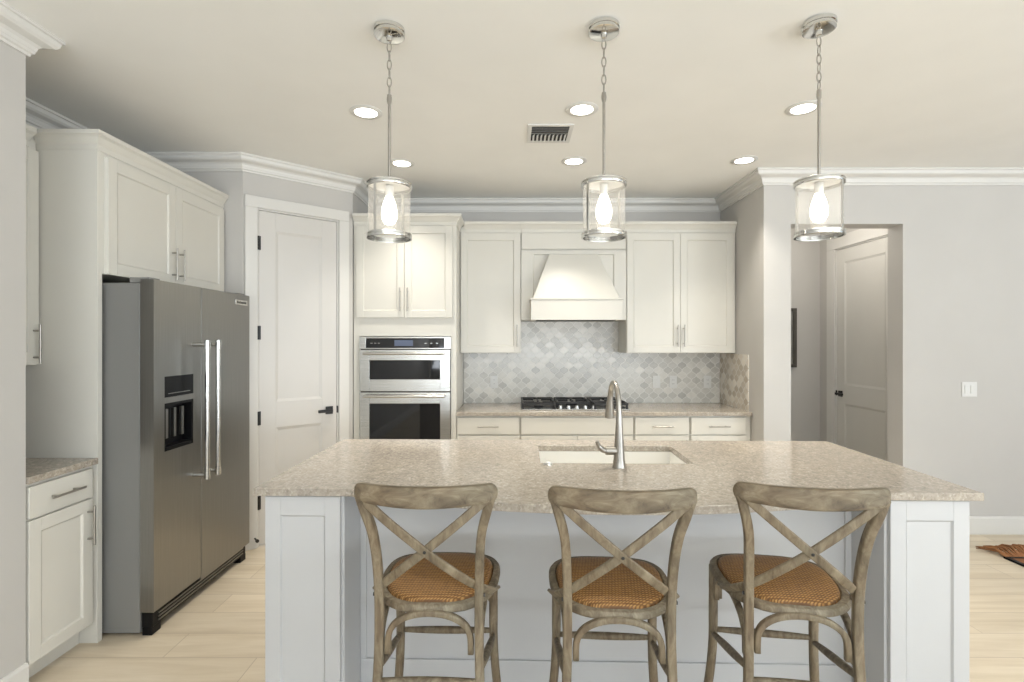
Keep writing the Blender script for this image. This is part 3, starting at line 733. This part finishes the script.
# ------------------------------------------------------------------ pendants
def make_pendant(label, lx, strap_deg):
    px, py = isl(lx-.008, -.335)
    t = thing('pendant_light', label, 'pendant lamp', (px, py, H), 0, 'glass drum pendants over the island')
    MB().lathe([(.058, 0), (.064, -.004), (.064, -.018), (.060, -.020), (.060, -.026), (.0625, -.028), (.0625, -.033), (.050, -.036), (.014, -.038), (.011, -.055), (.004, -.058)], seg=40).build('canopy', CHROME, t, smooth='auto')
    ch = MB(); z = -.062; k = 0
    while z > -.29:
        pts = []
        for i in range(17):
            a = 2*PI*i/16; u, w = .0085*math.cos(a), .0215*math.sin(a)
            pts.append((u, 0, z-.018+w) if k % 2 == 0 else (0, u, z-.018+w))
        pts[-1] = pts[0]; ch.tube(pts, .0024, seg=8, up=(0, 1, 0)); z -= .0365; k += 1
    ch.build('chain', NICKEL, t, smooth=True)
    zt = 2.147-H; zb = 1.917-H
    MB().tube([(0, 0, -.285), (0, 0, zt)], .0060, seg=12).lathe([(.009, 0), (.009, -.03)], (0, 0, -.28), 12).lathe([(.014, .02), (.014, 0)], (0, 0, zt), 16).build('rod', NICKEL, t, smooth='auto')
    r = .090
    def band(z0, name):
        MB().lathe([(r-.004, z0), (r+.002, z0), (r+.004, z0+.003), (r+.004, z0+.007), (r+.001, z0+.009), (r+.001, z0+.013), (r+.004, z0+.015), (r+.004, z0+.020), (r+.001, z0+.022), (r-.004, z0+.022), (r-.004, z0)], seg=48, cap=False).build(name, CHROME, t, smooth='auto')
    band(zt-.018, 'top_band'); band(zb, 'bottom_band')
    MB().lathe([(r-.003, 0), (r-.003, .003), (.012, .004), (.012, 0)], (0, 0, zt-.006), 48).build('top_plate', PLATE, t, smooth='auto')
    MB().lathe([(r-.004, zb+.004), (r-.004, zt-.006)], seg=48, cap=False).build('glass_shade', GLASS, t, smooth=True)
    for q in (0, 180):
        a = R_(strap_deg+q); c, s = math.cos(a), math.sin(a); w = .0055
        rr = r+.0025
        m = MB(); P = lambda e, d, z: (c*e-s*d, s*e+c*d, z)
        m.hexa([P(rr-.004, -w, zb+.01), P(rr, -w, zb+.01), P(rr, w, zb+.01), P(rr-.004, w, zb+.01), P(rr-.004, -w, zt-.005), P(rr, -w, zt-.005), P(rr, w, zt-.005), P(rr-.004, w, zt-.005)])
        m.build('strap', CHROME, t)
    MB().lathe([(.017, zt-.008), (.018, zt-.045), (.014, zt-.052)], seg=20).build('lamp_holder', PLATE, t, smooth='auto')
    MB().lathe([(.013, zt-.048), (.018, zt-.06), (.028, zt-.09), (.033, zt-.118), (.031, zt-.145), (.020, zt-.166), (.002, zt-.172)], seg=24).build('bulb', BULB, t, smooth=True)
    return t
make_pendant('chrome and glass drum pendant lamp, leftmost, hanging before the oven tower', -.897, 245)
make_pendant('chrome and glass drum pendant lamp hanging in front of the range hood', -.002, 215)
make_pendant('chrome and glass drum pendant lamp nearest the hall opening', .878, 300)

# ------------------------------------------------------------------ ceiling downlights and vent
def downlight(x, y, label, power=4.4, seen=True):
    t = thing('recessed_light', label, 'ceiling light', (x, y, H), 0, 'recessed ceiling downlights')
    MB().lathe([(.062, 0), (.090, 0), (.092, -.003), (.088, -.006), (.064, -.007), (.062, -.004), (.062, 0)], seg=40, cap=False).build('trim_ring', PLATE, t, smooth='auto')
    MB().lathe([(.0625, -.001), (.0625, -.005)], seg=40).build('lens', LENS, t, smooth='auto')
    d = bpy.data.lights.new('downlight', 'AREA'); d.shape = 'DISK'; d.size = .12; d.energy = power; d.color = (1, .94, .84); d.spread = R_(88)
    l = bpy.data.objects.new('downlight', d); COL.objects.link(l); l.parent = t; l.location = (0, 0, -.009)
    return t
for x, y, s in ((-.835, 2.917, 'left light of the front row, beside the left pendant rod'), (-.81, 3.753, 'left light of the back row, before the oven tower'),
                (.395, 2.88, 'middle light of the front row, left of the middle pendant rod'), (.451, 3.71, 'middle light of the back row, behind the air vent'),
                (1.636, 2.867, 'right light of the front row, beside the right pendant rod'), (1.679, 3.69, 'right light of the back row, near the side wall crown')):
    downlight(x, y, 'round recessed ceiling downlight, '+s)
hl = bpy.data.lights.new('hall_fill', 'POINT'); hl.energy = 9; hl.color = (1, .95, .88); hl.shadow_soft_size = .12  # unseen fill light added to brighten the dark hall, no fixture
ho = bpy.data.objects.new('hall_fill', hl); COL.objects.link(ho); ho.location = (2.75, 4.75, 2.62)

t = thing('air_vent', 'white louvred air vent in the ceiling left of the middle pendant', 'air vent', (.236, 3.215, H))
MB().box(-.14, .14, -.14, -.115, -.008, 0).box(-.14, .14, .115, .14, -.008, 0).box(-.14, -.115, -.115, .115, -.008, 0).box(.115, .14, -.115, .115, -.008, 0).build('frame', PLATE, t, bevel=.002)
MB().box(-.115, .115, -.115, .115, -.002, 0).build('duct', DARKIN, t)
m = MB()
for k in range(4):
    y = -.105+k*.028; m.hexa([(-.115, y, -.012), (.115, y, -.012), (.115, y+.003, -.012), (-.115, y+.003, -.012), (-.115, y+.018, -.002), (.115, y+.018, -.002), (.115, y+.021, -.002), (-.115, y+.021, -.002)])
for k in range(9):
    x = -.105+k*.025; m.hexa([(x, .01, -.012), (x+.003, .01, -.012), (x+.003, .115, -.012), (x, .115, -.012), (x+.010, .01, -.002), (x+.013, .01, -.002), (x+.013, .115, -.002), (x+.010, .115, -.002)])
m.build('louvres', PLATE, t)

# ------------------------------------------------------------------ rug
t = thing('fringed_rug', 'rust brown rug with black edge and shaggy fringe on the floor at right', 'rug', (3.37, 3.50, 0))
MB().box(.03, 1.5, -2.2, -.03, 0, .012).build('pile', RUG, t, bevel=.003)
MB().box(0, .03, -2.2, 0, 0, .014).box(.03, 1.5, -.03, 0, 0, .014).build('binding', BLACKP, t, bevel=.003)
m = MB()
for k in range(150):
    x = .01+1.48*k/150+random.uniform(-.004, .004); l = random.uniform(.13, .20); dx = random.uniform(-.05, .03); z = random.uniform(.012, .05)
    m.tube([(x, -.01, .012), (x+dx*.4, l*.35, z+.014), (x+dx*.8, l*.7, z), (x+dx*1.4, l, .005)], [.006, .007, .006, .003], seg=6)
m.build('fringe', FRINGE, t, smooth=True)['kind'] = 'stuff'
